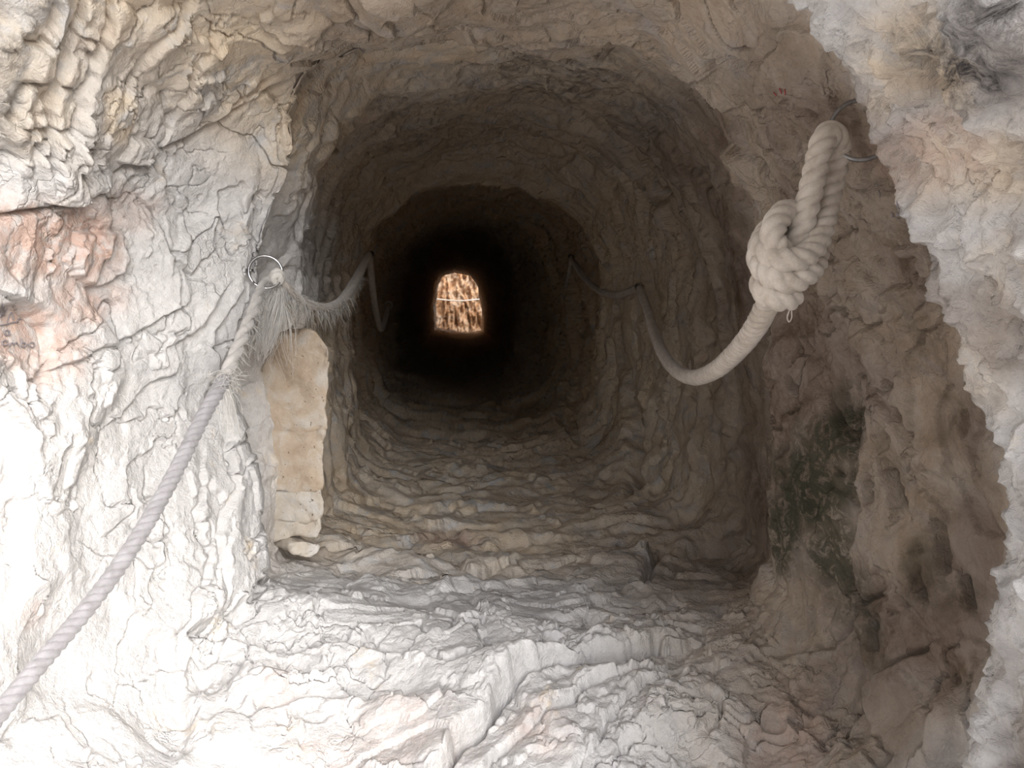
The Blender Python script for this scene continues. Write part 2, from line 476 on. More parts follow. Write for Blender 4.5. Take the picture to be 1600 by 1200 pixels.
# grooves of the inner right wall and the cleft above them
IN = (7.6, 12.2)
for pts, dep in [([(1000, 760), (990, 660), (975, 560), (960, 470), (950, 420)], .04), ([(985, 770), (998, 700), (1000, 640)], .03),
                 ([(905, 690), (900, 600), (905, 520), (900, 450)], .03), ([(880, 660), (885, 600), (882, 540)], .03), ([(930, 640), (925, 560), (915, 480)], .02),
                 ([(1110, 290), (1100, 270), (1085, 260)], .02), ([(1040, 300), (1020, 330), (1000, 300), (960, 260)], .025),
                 ([(690, 245), (740, 225), (780, 232), (830, 250), (900, 245), (960, 290)], .025), ([(620, 290), (680, 262), (760, 255), (840, 270), (890, 300)], .02),
                 ([(1045, 860), (1020, 880), (1010, 905)], .03), ([(1030, 620), (1015, 700), (985, 760)], .02)]:
    crack(pts, dep * 1.2, 10, IN, 0, 24)
crack([(527, 231), (517, 236)], 0.03, 4, (7.2, 9), 0, 10)
PX, PY = PX0, PY0

disp *= np.where(Vt > 16.5, 0.15, 1)
G = (B + Nn * disp[:, None]).reshape(NV, NT, 3)
Gn = grid_normals(G)
if (Gn * inward).sum() < 0:
    Gn = -Gn

# ------------------------------------------------------------------ stains of the rock, with some light and shade painted in (weights per vertex)
def blob(cx, cy, rx, ry, soft=0.5, rough=0.35, seed=0, vr=(0, 19)):
    out = np.zeros(len(PX))
    k = 1.2 + soft + rough
    sel = np.nonzero((np.abs(PX - cx) < k * rx) & (np.abs(PY - cy) < k * ry) & (Vt > vr[0]) & (Vt < vr[1]))[0]
    if len(sel):
        d = np.hypot((PX[sel] - cx) / rx, (PY[sel] - cy) / ry) + rough * fbm(Bq[sel] * 9, 4, 300 + seed)
        out[sel] = sstep(1 + soft, 1 - soft, d)
    return out


red = np.zeros(len(B))
for k, (a, b, c, d, s) in enumerate([(75, 370, 115, 70, .8), (30, 520, 60, 50, .7), (110, 470, 70, 40, .6), (75, 560, 40, 50, .5), (165, 330, 80, 40, .35),
                                     (430, 1090, 35, 45, .22), (620, 1150, 120, 50, .22), (700, 835, 50, 12, .6), (1480, 230, 60, 60, .4),
                                     (1450, 250, 90, 40, .3), (490, 1190, 60, 40, .3), (1220, 1150, 60, 70, .35), (850, 1150, 50, 40, .3), (45, 960, 40, 20, .3)]):
    red = np.maximum(red, s * blob(a, b, c, d, .5, .5, k, (0, 9)))
green = np.zeros(len(B))
for k, (a, b, c, d, s) in enumerate([(1262, 770, 60, 95, 1.0), (1295, 680, 32, 50, .95), (1300, 870, 32, 80, .85), (1225, 830, 22, 60, .9), (1340, 950, 30, 60, .6), (1450, 880, 25, 40, .4), (1480, 930, 60, 30, .3), (1350, 1040, 30, 60, .3)]):
    green = np.maximum(green, s * blob(a, b, c, d, .5, .7, 20 + k, (3.5, 6.2)))
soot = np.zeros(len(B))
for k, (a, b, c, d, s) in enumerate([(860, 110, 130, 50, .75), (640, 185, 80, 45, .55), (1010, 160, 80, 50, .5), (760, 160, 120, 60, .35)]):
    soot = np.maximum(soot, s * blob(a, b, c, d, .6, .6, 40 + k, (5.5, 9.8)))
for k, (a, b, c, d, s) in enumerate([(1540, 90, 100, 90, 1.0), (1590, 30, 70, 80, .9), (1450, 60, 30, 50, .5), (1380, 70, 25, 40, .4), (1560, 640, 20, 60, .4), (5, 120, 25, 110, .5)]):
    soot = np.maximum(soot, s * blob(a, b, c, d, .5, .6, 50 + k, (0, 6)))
# tan: bounce warmth and lift painted into the tunnel's inside; own tint on the right wall, the cracks of the upper left block
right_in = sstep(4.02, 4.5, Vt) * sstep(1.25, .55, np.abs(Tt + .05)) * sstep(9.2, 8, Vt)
tan = np.maximum(.9 * sstep(8.4, 10.2, Vt), 0.8 * right_in)
tan = np.maximum(tan, .8 * sstep(7.2, 8.6, Vt) * sstep(1.0, .6, Tt))
tan = np.maximum(tan, 0.8 * sstep(0.5, 0.9, Tt) * sstep(2.75, 2.3, Tt) * (Vt > 3.5))
for k, (a, b, c, d, s) in enumerate([(40, 120, 90, 130, .5), (540, 60, 160, 60, .5), (180, 170, 30, 40, .7), (200, 120, 150, 110, .25), (440, 60, 60, 40, .4), (1460, 90, 70, 70, .8), (1420, 60, 50, 70, .7), (1560, 260, 80, 60, .6), (1480, 230, 70, 60, .5), (1540, 560, 50, 80, .35), (1380, 150, 30, 50, .5), (1590, 420, 40, 60, .4)]):
    tan = np.maximum(tan, s * blob(a, b, c, d, .6, .8, 60 + k, (0, 6.2)))
floor_in = sstep(7.0, 8.5, Vt) * sstep(1.0, .6, np.abs(Tt + 1.52))
earth_shade = right_in * (.75 + .25 * sstep(-.3, .3, fbm(Bq * 3, 3, 201)))  # brown of the right wall, darkened to deepen its shade
earth_shade = np.maximum(earth_shade, .62 * sstep(.45, .9, Tt) * sstep(2.45, 1.9, Tt) * sstep(3.3, 4.0, Vt) * sstep(7.6, 6.6, Vt))  # same darkening over the front of the ceiling
earth_shade = np.maximum(earth_shade, near_r * .55 * sstep(-.15, .35, fbm(Bq * 6, 4, 203)))
ATTR = {'earth_shade': earth_shade, 'red': red, 'green': green, 'soot': soot, 'tan': tan}


# ------------------------------------------------------------------ materials
def new_mat(name):
    m = bpy.data.materials.new(name)
    m.use_nodes = True
    nt = m.node_tree
    b = nt.nodes['Principled BSDF']
    return m, nt, b


def noise(nt, scale, detail=6, rough=.6, dist=0.0, vec=None, mapping=None):
    n = nt.nodes.new('ShaderNodeTexNoise')
    n.inputs['Scale'].default_value = scale
    n.inputs['Detail'].default_value = detail
    n.inputs['Roughness'].default_value = rough
    n.inputs['Distortion'].default_value = dist
    if vec:
        nt.links.new(vec, n.inputs['Vector'])
    return n.outputs['Fac']


def ramp(nt, fac, stops):
    r = nt.nodes.new('ShaderNodeValToRGB')
    el = r.color_ramp.elements
    while len(el) < len(stops):
        el.new(.5)
    for e, (p, c) in zip(el, stops):
        e.position = p
        e.color = (c[0], c[1], c[2], 1) if not isinstance(c, (int, float)) else (c, c, c, 1)
    nt.links.new(fac, r.inputs[0])
    return r.outputs[0]


def mix(nt, fac, a, b):
    m = nt.nodes.new('ShaderNodeMix')
    m.data_type = 'RGBA'
    for sock, v in ((m.inputs[0], fac), (m.inputs[6], a), (m.inputs[7], b)):
        if isinstance(v, (int, float)):
            sock.default_value = v
        elif isinstance(v, tuple):
            sock.default_value = (*v, 1)
        else:
            nt.links.new(v, sock)
    return m.outputs[2]


def math_n(nt, op, a, b=0.0, clamp=False):
    m = nt.nodes.new('ShaderNodeMath')
    m.operation = op
    m.use_clamp = clamp
    for s, v in ((m.inputs[0], a), (m.inputs[1], b)):
        if isinstance(v, (int, float)):
            s.default_value = v
        else:
            nt.links.new(v, s)
    return m.outputs[0]


def attr(nt, name):
    a = nt.nodes.new('ShaderNodeAttribute')
    a.attribute_name = name
    return a.outputs['Fac']


def bump(nt, b, height, strength, dist):
    n = nt.nodes.new('ShaderNodeBump')
    n.inputs['Strength'].default_value = strength
    n.inputs['Distance'].default_value = dist
    nt.links.new(height, n.inputs['Height'])
    nt.links.new(n.outputs[0], b.inputs['Normal'])


def rock_material(name, pale, grey, tan_a, tan_b):
    m, nt, b = new_mat(name)
    geo = nt.nodes.new('ShaderNodeNewGeometry').outputs['Position']
    base_c = ramp(nt, noise(nt, 7, 6, .65, .6, geo), [(.3, grey), (.46, pale), (.62, tuple(min(1, c * 1.06) for c in pale)), (.75, tan_a)])
    speck = noise(nt, 60, 5, .7, .3, geo)
    base_c = mix(nt, ramp(nt, speck, [(.40, .45), (.55, 0.0)]), base_c, tuple(c * .78 for c in pale))
    tn = ramp(nt, noise(nt, 9, 5, .7, .8, geo), [(.36, tan_b), (.52, tan_a), (.68, tuple(c * .92 for c in pale))])
    f = math_n(nt, 'MULTIPLY', attr(nt, 'tan'), ramp(nt, noise(nt, 5, 6, .6, .4, geo), [(.3, 1.25), (.7, .75)]), True)
    c = mix(nt, f, base_c, tn)
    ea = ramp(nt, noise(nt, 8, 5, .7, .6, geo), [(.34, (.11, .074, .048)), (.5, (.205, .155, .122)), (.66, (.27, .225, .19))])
    c = mix(nt, attr(nt, 'earth_shade'), c, ea)
    rn = ramp(nt, noise(nt, 26, 4, .7, .5, geo), [(.36, .25), (.55, 1.0)])
    c = mix(nt, math_n(nt, 'MULTIPLY', attr(nt, 'red'), rn, True), c, (.48, .31, .24))
    gn = ramp(nt, noise(nt, 34, 5, .75, .8, geo), [(.38, .3), (.50, 1.0)])
    c = mix(nt, math_n(nt, 'MULTIPLY', attr(nt, 'green'), gn, True), c, (.05, .048, .03))
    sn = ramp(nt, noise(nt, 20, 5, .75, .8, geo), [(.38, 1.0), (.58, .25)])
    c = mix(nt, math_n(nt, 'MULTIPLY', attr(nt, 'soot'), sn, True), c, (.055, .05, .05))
    nt.links.new(c, b.inputs['Base Color'])
    b.inputs['Roughness'].default_value = .82
    b.inputs['Specular IOR Level'].default_value = .25
    # fine relief: grain, chipped facets and a net of hairline cracks
    nv = nt.nodes.new('ShaderNodeTexNoise')
    nv.inputs['Scale'].default_value = 9
    nv.inputs['Detail'].default_value = 5
    nt.links.new(geo, nv.inputs['Vector'])
    va = nt.nodes.new('ShaderNodeVectorMath')
    va.operation = 'MULTIPLY_ADD'
    nt.links.new(nv.outputs['Color'], va.inputs[0])
    va.inputs[1].default_value = (.24, .24, .24)
    nt.links.new(geo, va.inputs[2])
    h = math_n(nt, 'ADD', noise(nt, 45, 5, .7, .6, geo), math_n(nt, 'MULTIPLY', noise(nt, 170, 2, .6, .2, geo), .35))
    vo = nt.nodes.new('ShaderNodeTexVoronoi')
    vo.feature = 'DISTANCE_TO_EDGE'
    vo.inputs['Scale'].default_value = 8
    nt.links.new(va.outputs[0], vo.inputs['Vector'])
    gate = ramp(nt, noise(nt, 3.5, 4, .6, 0, geo), [(.54, 0.0), (.62, .6)])
    h = math_n(nt, 'ADD', h, math_n(nt, 'MULTIPLY', ramp(nt, vo.outputs['Distance'], [(0.0, 0.0), (.03, 1.0)]), gate))
    bump(nt, b, h, .55, .016)
    return m


ROCK = rock_material('limestone', (.565, .55, .54), (.455, .445, .445), (.68, .57, .43), (.64, .50, .35))  # tan tones kept lighter than the pale rock to brighten the inside

# ------------------------------------------------------------------ build the rock as wall, ceiling and floor
def sector(name, a0, a1):
    i0 = int(round((math.radians(a0) + np.pi) / (2 * np.pi) * NT))
    i1 = int(round((math.radians(a1) + np.pi) / (2 * np.pi) * NT))
    cols = np.arange(i0, i1 + 1) % NT
    n = len(cols)
    g = G[:, cols].reshape(-1, 3)
    idx = np.arange(NV * n).reshape(NV, n)
    q = np.stack([idx[:-1, :-1], idx[:-1, 1:], idx[1:, 1:], idx[1:, :-1]], -1).reshape(-1, 4)
    # face the void
    p0, p1, p2 = g[q[:, 0]], g[q[:, 1]], g[q[:, 2]]
    gn = Gn[:, cols].reshape(-1, 3)
    if (np.cross(p1 - p0, p2 - p0) * gn[q[:, 0]]).sum() < 0:
        q = q[:, ::-1]
    me = bpy.data.meshes.new(name)
    me.vertices.add(len(g))
    me.vertices.foreach_set('co', g.astype(np.float32).ravel())
    me.loops.add(q.size)
    me.loops.foreach_set('vertex_index', q.astype(np.int32).ravel())
    me.polygons.add(len(q))
    me.polygons.foreach_set('loop_start', np.arange(0, q.size, 4, dtype=np.int32))
    me.polygons.foreach_set('use_smooth', np.ones(len(q), bool))
    me.update(calc_edges=True)
    me.normals_split_custom_set_from_vertices(gn.astype(np.float32))
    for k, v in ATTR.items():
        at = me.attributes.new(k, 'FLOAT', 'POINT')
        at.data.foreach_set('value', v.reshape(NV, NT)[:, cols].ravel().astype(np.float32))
    me.materials.append(ROCK)
    o = bpy.data.objects.new(name, me)
    COL.objects.link(o)
    o['kind'] = 'structure'
    return o


FLOOR = sector('floor', -125, -47)
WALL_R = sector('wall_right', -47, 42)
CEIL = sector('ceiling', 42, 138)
WALL_L = sector('wall_left', 138, 235)
FLOOR['label'] = 'pale hewn limestone floor with a broken step at the tunnel threshold'
WALL_R['label'] = 'brown shaded right wall of the tunnel with its pale near edge'
CEIL['label'] = 'rough arched rock ceiling of the tunnel'
WALL_L['label'] = 'white and pink limestone wall on the left of the tunnel mouth'


# ------------------------------------------------------------------ cliff seen through the far exit
def far_cliff():
    nx, nz = 300, 240
    xs, zs = np.meshgrid(np.linspace(-4.5, 4.5, nx), np.linspace(-1.3, 6, nz))
    p = np.stack([xs.ravel(), np.full(xs.size, 30.0), zs.ravel() + CAM[2]], -1)
    q = np.stack([p[:, 0] * 3.2, p[:, 1] * 0, p[:, 2] * 0.9], -1)
    w = fbm(q * .8, 3, 91)
    d = .34 * ridged(q * 1.5 + w[:, None] * .6, 4, 90, .6) + .25 * fbm(p * 1.2, 3, 95)
    h = facets(p * np.array([3.0, 1, 1.6]) + w[:, None] * .4, 8)
    d += .10 * h
    p[:, 1] -= d - .35 * p[:, 0] * 0
    p[:, 1] += 0.55 * p[:, 0]                     # the face turns away to the right
    me = bpy.data.meshes.new('wall_back')
    idx = np.arange(nx * nz).reshape(nz, nx)
    qd = np.stack([idx[:-1, :-1], idx[:-1, 1:], idx[1:, 1:], idx[1:, :-1]], -1).reshape(-1, 4)
    me.from_pydata(p.tolist(), [], qd.tolist())
    m, nt, b = new_mat('ochre_cliff')
    geo = nt.nodes.new('ShaderNodeNewGeometry').outputs['Position']
    c = ramp(nt, noise(nt, 3.2, 7, .65, .8, geo), [(.38, (.24, .11, .045)), (.48, (.36, .21, .11)), (.6, (.42, .31, .22))])
    nt.links.new(c, b.inputs['Base Color'])
    b.inputs['Roughness'].default_value = .9
    bump(nt, b, noise(nt, 12, 6, .65, .5, geo), .6, .05)
    me.materials.append(m)
    me.polygons.foreach_set('use_smooth', [True] * len(me.polygons))
    o = bpy.data.objects.new('wall_back', me)
    COL.objects.link(o)
    o['kind'] = 'structure'
    o['label'] = 'sunlit orange cliff face seen through the far exit'


far_cliff()


# ------------------------------------------------------------------ things
def thing(name, label, cat, loc, group=None):
    o = bpy.data.objects.new(name, None)
    o.empty_display_size = .05
    COL.objects.link(o)
    o.location = loc
    o['label'] = label
    o['category'] = cat
    if group:
        o['group'] = group
    return o


def tag(o, label, cat, group=None):
    o['label'] = label
    o['category'] = cat
    if group:
        o['group'] = group
    return o


def mesh_obj(name, verts, faces, mat, parent=None, smooth=True, origin=None):
    org = Vector(origin) if origin is not None else (parent.location.copy() if parent else Vector(verts[0]))
    if parent is not None and parent.parent is not None:
        org = Vector(parent['world_origin']) if 'world_origin' in parent else org
    me = bpy.data.meshes.new(name)
    me.from_pydata([tuple(Vector(v) - org) for v in verts], [], faces)
    me.update()
    me.polygons.foreach_set('use_smooth', [smooth] * len(me.polygons))
    me.materials.append(mat)
    o = bpy.data.objects.new(name, me)
    COL.objects.link(o)
    if parent is not None:
        o.parent = parent
    else:
        o.location = org
    return o


def spline(pts, n):
    """Centripetal-ish Catmull-Rom through pts, n points evenly spaced by length."""
    p = np.array([tuple(v) for v in pts], float)
    p = np.concatenate([[2 * p[0] - p[1]], p, [2 * p[-1] - p[-2]]])
    out = []
    for i in range(1, len(p) - 2):
        p0, p1, p2, p3 = p[i - 1:i + 3]
        t = np.linspace(0, 1, 24, endpoint=False)[:, None]
        out.append(.5 * (2 * p1 + (p2 - p0) * t + (2 * p0 - 5 * p1 + 4 * p2 - p3) * t**2 + (3 * p1 - p0 - 3 * p2 + p3) * t**3))
    out = np.concatenate(out + [p[-2][None]])
    L = np.concatenate([[0], np.cumsum(np.linalg.norm(np.diff(out, axis=0), axis=1))])
    s = np.linspace(0, L[-1], n)
    return np.stack([np.interp(s, L, out[:, k]) for k in range(3)], -1), L[-1]


def frames(path):
    t = np.gradient(path, axis=0)
    t /= np.linalg.norm(t, axis=1, keepdims=True)
    u = np.cross(t[0], [0.3, 0.2, 1.0])
    u /= np.linalg.norm(u)
    U = [u]
    for k in range(1, len(path)):
        u = U[-1] - t[k] * np.dot(U[-1], t[k])
        u /= np.linalg.norm(u)
        U.append(u)
    U = np.array(U)
    return t, U, np.cross(t, U)


def tube(path, rad, seg=8, lobes=0, pitch=.1, depth=.0, phase=0.0, jitter=0.0):
    """Swept tube; with lobes it carries the lay of a twisted rope. rad: number or array."""
    n = len(path)
    t, U, V = frames(path)
    s = np.concatenate([[0], np.cumsum(np.linalg.norm(np.diff(path, axis=0), axis=1))])
    rad = np.broadcast_to(rad, (n,))
    verts = []
    for k in range(n):
        for j in range(seg):
            a = 2 * math.pi * j / seg
            r = rad[k]
            if lobes:
                c = abs(math.sin(.5 * lobes * (a - 2 * math.pi * s[k] / pitch) + phase))
                r *= 1 - depth + depth * c ** .7 * 1.0
            if jitter:
                r *= 1 + jitter * random.uniform(-1, 1)
            verts.append(path[k] + r * (math.cos(a) * U[k] + math.sin(a) * V[k]))
    faces = []
    for k in range(n - 1):
        for j in range(seg):
            faces.append((k * seg + j, k * seg + (j + 1) % seg, (k + 1) * seg + (j + 1) % seg, (k + 1) * seg + j))
    faces.append(tuple(range(seg))[::-1])
    faces.append(tuple(range((n - 1) * seg, n * seg)))
    return verts, faces


def strand(path, rad, k, pitch, squash=1.0):
    """One of three strands laid around a rope's centre line; rad is the rope's radius (number or array)."""
    t, U, V = frames(path)
    s = np.concatenate([[0], np.cumsum(np.linalg.norm(np.diff(path, axis=0), axis=1))])
    rad = np.broadcast_to(rad, (len(path),))
    a = 2 * np.pi * (s / pitch + k / 3.0)
    c = path + (.46 * rad)[:, None] * (np.cos(a)[:, None] * U + np.sin(a)[:, None] * V)
    return tube(c, rad * .56, 8, jitter=.02)


def fibre_bundle(roots, parent, mat, name='frayed_fibre_tuft', r=.0008):
    """Loose fibres: (start, direction, length, droop) each a thin three-sided hair."""
    verts, faces = [], []
    for p, d, L, droop in roots:
        p, d = np.array(p, float), np.array(d, float)
        d /= np.linalg.norm(d)
        sd = np.cross(d, [.3, .5, .8])
        sd /= np.linalg.norm(sd)
        up = np.cross(sd, d)
        n = 5
        b0 = len(verts)
        w = np.array([random.uniform(-1, 1) for _ in range(3)]) * L * .18
        for i in range(n):
            f = i / (n - 1)
            c = p + d * L * f + w * math.sin(f * 3) + np.array([0, 0, -droop * L * f * f])
            rr = r * (1 - .7 * f)
            for j in range(3):
                a = j * 2.094
                verts.append(c + rr * (math.cos(a) * sd + math.sin(a) * up))
        for i in range(n - 1):
            for j in range(3):
                faces.append((b0 + i * 3 + j, b0 + i * 3 + (j + 1) % 3, b0 + i * 3 + 3 + (j + 1) % 3, b0 + i * 3 + 3 + j))
    o = mesh_obj(name, verts, faces, mat, parent)
    o['kind'] = 'stuff'
    return o


def rope_mat(name, light, dark, scale=260):
    m, nt, b = new_mat(name)
    tc = nt.nodes.new('ShaderNodeNewGeometry').outputs['Position']
    c = ramp(nt, noise(nt, 30, 6, .7, .3, tc), [(.35, dark), (.6, light)])
    nt.links.new(c, b.inputs['Base Color'])
    b.inputs['Roughness'].default_value = .9
    b.inputs['Specular IOR Level'].default_value = .15
    b.inputs['Sheen Weight'].default_value = .25
    bump(nt, b, noise(nt, scale, 4, .7, .5, tc), .5, .002)
    return m


ROPE_R = rope_mat('cream_cotton_rope', (.55, .49, .43), (.40, .34, .28))
ROPE_L = rope_mat('grey_weathered_rope', (.29, .28, .29), (.215, .205, .21))
WORN = rope_mat('worn_rope', (.47, .45, .43), (.36, .34, .325))
ROPE_D = rope_mat('dusty_rope', (.56, .50, .45), (.42, .37, .33))
FUZZ = rope_mat('frayed_rope_fibre', (.58, .56, .53), (.46, .44, .41))


def steel(name, c, r):
    m, nt, b = new_mat(name)
    tc = nt.nodes.new('ShaderNodeNewGeometry').outputs['Position']
    col = ramp(nt, noise(nt, 90, 4, .6, 0, tc), [(.4, tuple(v * .7 for v in c)), (.6, c)])
    nt.links.new(col, b.inputs['Base Color'])
    b.inputs['Metallic'].default_value = 1
    b.inputs['Roughness'].default_value = r
    return m


STEEL = steel('galvanised_steel', (.55, .55, .56), .3)
DULL = steel('dull_steel', (.34, .33, .33), .45)


def anchor_ring(label, c, rad, thick, mat, normal, wall_dir, group='steel rings anchored in the rock', back=.12):
    """Steel ring held by an eye bolt that is sunk into the wall."""
    c = Vector(c)
    root = thing('anchor_ring', label, 'ring', c, group)
    n = Vector(normal).normalized()
    u = n.orthogonal().normalized()
    v = n.cross(u)
    M = 56
    pts = np.array([tuple(c + rad * (math.cos(a) * u + math.sin(a) * v)) for a in np.linspace(0, 2 * math.pi, M + 1)])
    vs, fs = tube(pts, thick, 10)
    mesh_obj('ring', vs, fs, mat, root)
    w = Vector(wall_dir).normalized()
    e0 = c + w * (rad - .002)
    eye_c = e0 + w * .006
    pts = np.array([tuple(eye_c + .010 * (math.cos(a) * w + math.sin(a) * n)) for a in np.linspace(0, 2 * math.pi, 25)])
    vs, fs = tube(pts, thick * .9, 8)
    mesh_obj('eye', vs, fs, mat, root)
    pts = np.array([tuple(eye_c + w * (.010 + back * k / 6)) for k in range(7)])
    vs, fs = tube(pts, thick * 1.2, 8)
    mesh_obj('bolt', vs, fs, mat, root)
    return root


_dg_cache = {}


def caster(o):
    if o.name not in _dg_cache:
        me = o.data
        v = np.empty(len(me.vertices) * 3, np.float32)
        me.vertices.foreach_get('co', v)
        v = v.reshape(-1, 3)
        px, py, _z = project(v.astype(float))
        _dg_cache[o.name] = (v, px, py)
    v, px, py = _dg_cache[o.name]
    return v, px, py


def on_wall(o, px, py, lift=.0015):
    """The point of a wall seen along a sight line: nearest of its vertices to that line, in front of the others."""
    v, vx, vy = caster(o)
    d = np.hypot(vx - px, vy - py)
    c = np.nonzero(d < 4.5)[0]
    if not len(c):
        c = np.array([np.argmin(d)])
    y0 = v[c, 1].min()
    c = c[v[c, 1] < y0 + .06]
    w = 1 / (d[c] + .3)
    Y = .6 * float((v[c, 1] * w).sum() / w.sum()) + .4 * float(v[c, 1].min())
    return W(px, py, Y - lift * 2.5)


# ---- right side: knotted cream rope hanging from its ring
YK = 1.50
RK = .0195
anchor_ring('steel ring at the upper right holding the cream knotted rope', W(1346, 203, 1.50), .046, .0036, DULL,
            (-.25, -1, .15), (1, .15, .12))

kr = thing('knotted_rope', 'thick cream rope with a bulky knot slung from the ring on the right wall', 'rope', W(1215, 478, YK))


def K(px, py, d):      # d: metres towards the viewer
    return W(px, py, YK - d)


# catenary: knot -> sag -> second anchor
cat, L = spline([K(1222, 432, -.004), K(1210, 458, -.012), W(1196, 482, 1.56), W(1178, 515, 1.66), W(1150, 550, 1.86), W(1118, 578, 2.1), W(1085, 590, 2.45), W(1058, 580, 2.8),
                 W(1037, 555, 3.2), W(1022, 520, 3.75), W(1010, 480, 4.25), W(1000, 452, 4.62)], 800)
for k in range(3):
    vs, fs = strand(cat, RK, k, .075)
    mesh_obj('strand', vs, fs, ROPE_R, kr)
knot, L = spline([K(1312, 232, -.012), K(1304, 270, -.016), K(1294, 315, -.010), K(1286, 352, .004), K(1272, 386, .030), K(1244, 406, .046), K(1214, 403, .040), K(1192, 388, .012),
                  K(1200, 362, -.022), K(1235, 345, -.036), K(1266, 366, -.034), K(1276, 402, -.006), K(1260, 428, .028), K(1233, 440, .038), K(1203, 430, .030),
                  K(1186, 404, .004), K(1196, 372, -.008), K(1238, 338, -.020), K(1226, 332, .010), K(1211, 350, .030), K(1208, 374, .036), K(1222, 396, .026), K(1226, 420, .004), K(1222, 432, -.004)], 420)
vs, fs = tube(knot, RK, 30, 3, .062, .26)
o = mesh_obj('knot', vs, fs, ROPE_R, kr)
o['label'] = 'bulky wrapped knot'
loop, L = spline([K(1312, 232, -.012), K(1306, 214, .0), K(1294, 209, .012), K(1284, 226, .016), K(1274, 268, .016), K(1263, 315, .016), K(1252, 360, .014), K(1244, 395, .008), K(1238, 430, .0),
                  ], 260)
vs, fs = tube(loop, RK, 30, 3, .062, .26)
mesh_obj('eye_loop', vs, fs, ROPE_R, kr)
tail, L = spline([K(1244, 436, -.01), K(1215, 438, -.016), K(1192, 440, .0), K(1194, 456, .016), K(1212, 466, .026), K(1232, 466, .020), K(1243, 462, .008)], 120)
vs, fs = tube(tail, RK * np.interp(np.linspace(0, 1, 120), [0, .93, 1], [1, 1, .75]), 30, 3, .062, .26)
mesh_obj('rope_end', vs, fs, ROPE_R, kr)
th, L = spline([K(1236, 476, .02), K(1233, 486, .022), K(1230, 496, .022), K(1233, 503, .022), K(1237, 496, .022), K(1237, 486, .022), K(1238, 474, .02)], 40)
vs, fs = tube(th, .0011, 6)
mesh_obj('loose_thread', vs, fs, ROPE_R, kr)
fr = []
for i in range(60):
    f = random.random()
    p = cat[int(f * 250)] + np.array([random.uniform(-1, 1) for _ in range(3)]) * .012
    fr.append((p, [random.uniform(-1, 1) for _ in range(3)], random.uniform(.008, .02), .2))

# second anchor on the right wall and the rope running on from it
def stake(label, c, w):
    c = Vector(c)
    root = thing('anchor_bolt', label, 'bolt', c, 'bolts holding the rope inside the tunnel')
    w = Vector(w).normalized()
    pts = np.array([tuple(c + w * (.15 * k / 5 - .03)) for k in range(6)])
    vs, fs = tube(pts, .009, 10)
    mesh_obj('shank', vs, fs, DULL, root)
    hp = np.array([tuple(c - w * (.03 - .006 * k)) for k in range(3)])
    vs, fs = tube(hp, .016, 6)
    mesh_obj('bolt_head', vs, fs, DULL, root)


def plain_rope(name, label, pts, rad, mat, n=160):
    pa, L = spline(pts, n)
    vs, fs = tube(pa, rad, 18, 3, .17, .22)
    return tag(mesh_obj(name, vs, fs, mat, None, origin=pa[0]), label, 'rope')


stake('bolt in the right wall where the cream rope ends', W(999, 448, 4.66), (.5, 1, 0))
plain_rope('handrail_rope', 'dim rope running left along the right wall beyond the second bolt',
           [W(998, 447, 4.68), W(985, 455, 4.85), W(965, 461, 5.1), W(945, 458, 5.4), W(925, 445, 5.8), W(905, 424, 6.25), W(893, 402, 6.75)], .019, ROPE_D)
stake('bolt deep on the right wall in the dark', W(893, 401, 6.75), (.5, 1, 0))
plain_rope('handrail_rope', 'dark rope hanging deepest along the right wall',
           [W(893, 402, 6.78), W(889, 430, 6.9), W(884, 455, 7.2), W(876, 478, 7.8), W(866, 488, 8.4), W(854, 480, 9.2)], .019, ROPE_D)

# ---- left side: grey rope coming up from the lower left to its ring
RLc = W(415, 425, 2.57)
anchor_ring('shiny steel ring at the left mouth edge holding the grey rope', RLc, .042, .0034, STEEL, (.35, -1, .25), (-1, .2, .05), back=.1)

lr = thing('handrail_rope', 'grey twisted rope rising across the white left wall to its ring', 'rope', W(418, 446, 2.6))
lp, L = spline([W(-30, 1150, 1.62), W(0, 1113, 1.65), W(60, 1040, 1.72), W(120, 970, 1.8), W(180, 893, 1.88), W(235, 808, 1.97), W(280, 726, 2.06), W(318, 650, 2.15), W(352, 590, 2.22)], 640)
for k in range(3):
    vs, fs = strand(lp, .0165, k, .056)
    mesh_obj('strand', vs, fs, ROPE_L, lr)
up, L = spline([W(346, 601, 2.21), W(360, 572, 2.26), W(377, 530, 2.35), W(392, 495, 2.43), W(402, 465, 2.51), W(413, 440, 2.59), W(424, 436, 2.60)], 240)
rad = np.interp(np.linspace(0, 1, 240), [0, .15, .45, .75, 1], [.0165, .0155, .0145, .0125, .0095])
for k in range(2):
    t, U, V = frames(up)
    s = np.concatenate([[0], np.cumsum(np.linalg.norm(np.diff(up, axis=0), axis=1))])
    a = 2 * np.pi * (s / np.interp(np.linspace(0, 1, 240), [0, 1], [.16, .07]).mean() + k / 2.0)
    c = up + (.42 * rad)[:, None] * (np.cos(a)[:, None] * U + np.sin(a)[:, None] * V)
    vs, fs = tube(c, rad * .66, 9, jitter=.04)
    o = mesh_obj('worn_strand', vs, fs, WORN, lr)
    o['label'] = 'pale worn strand below the ring'
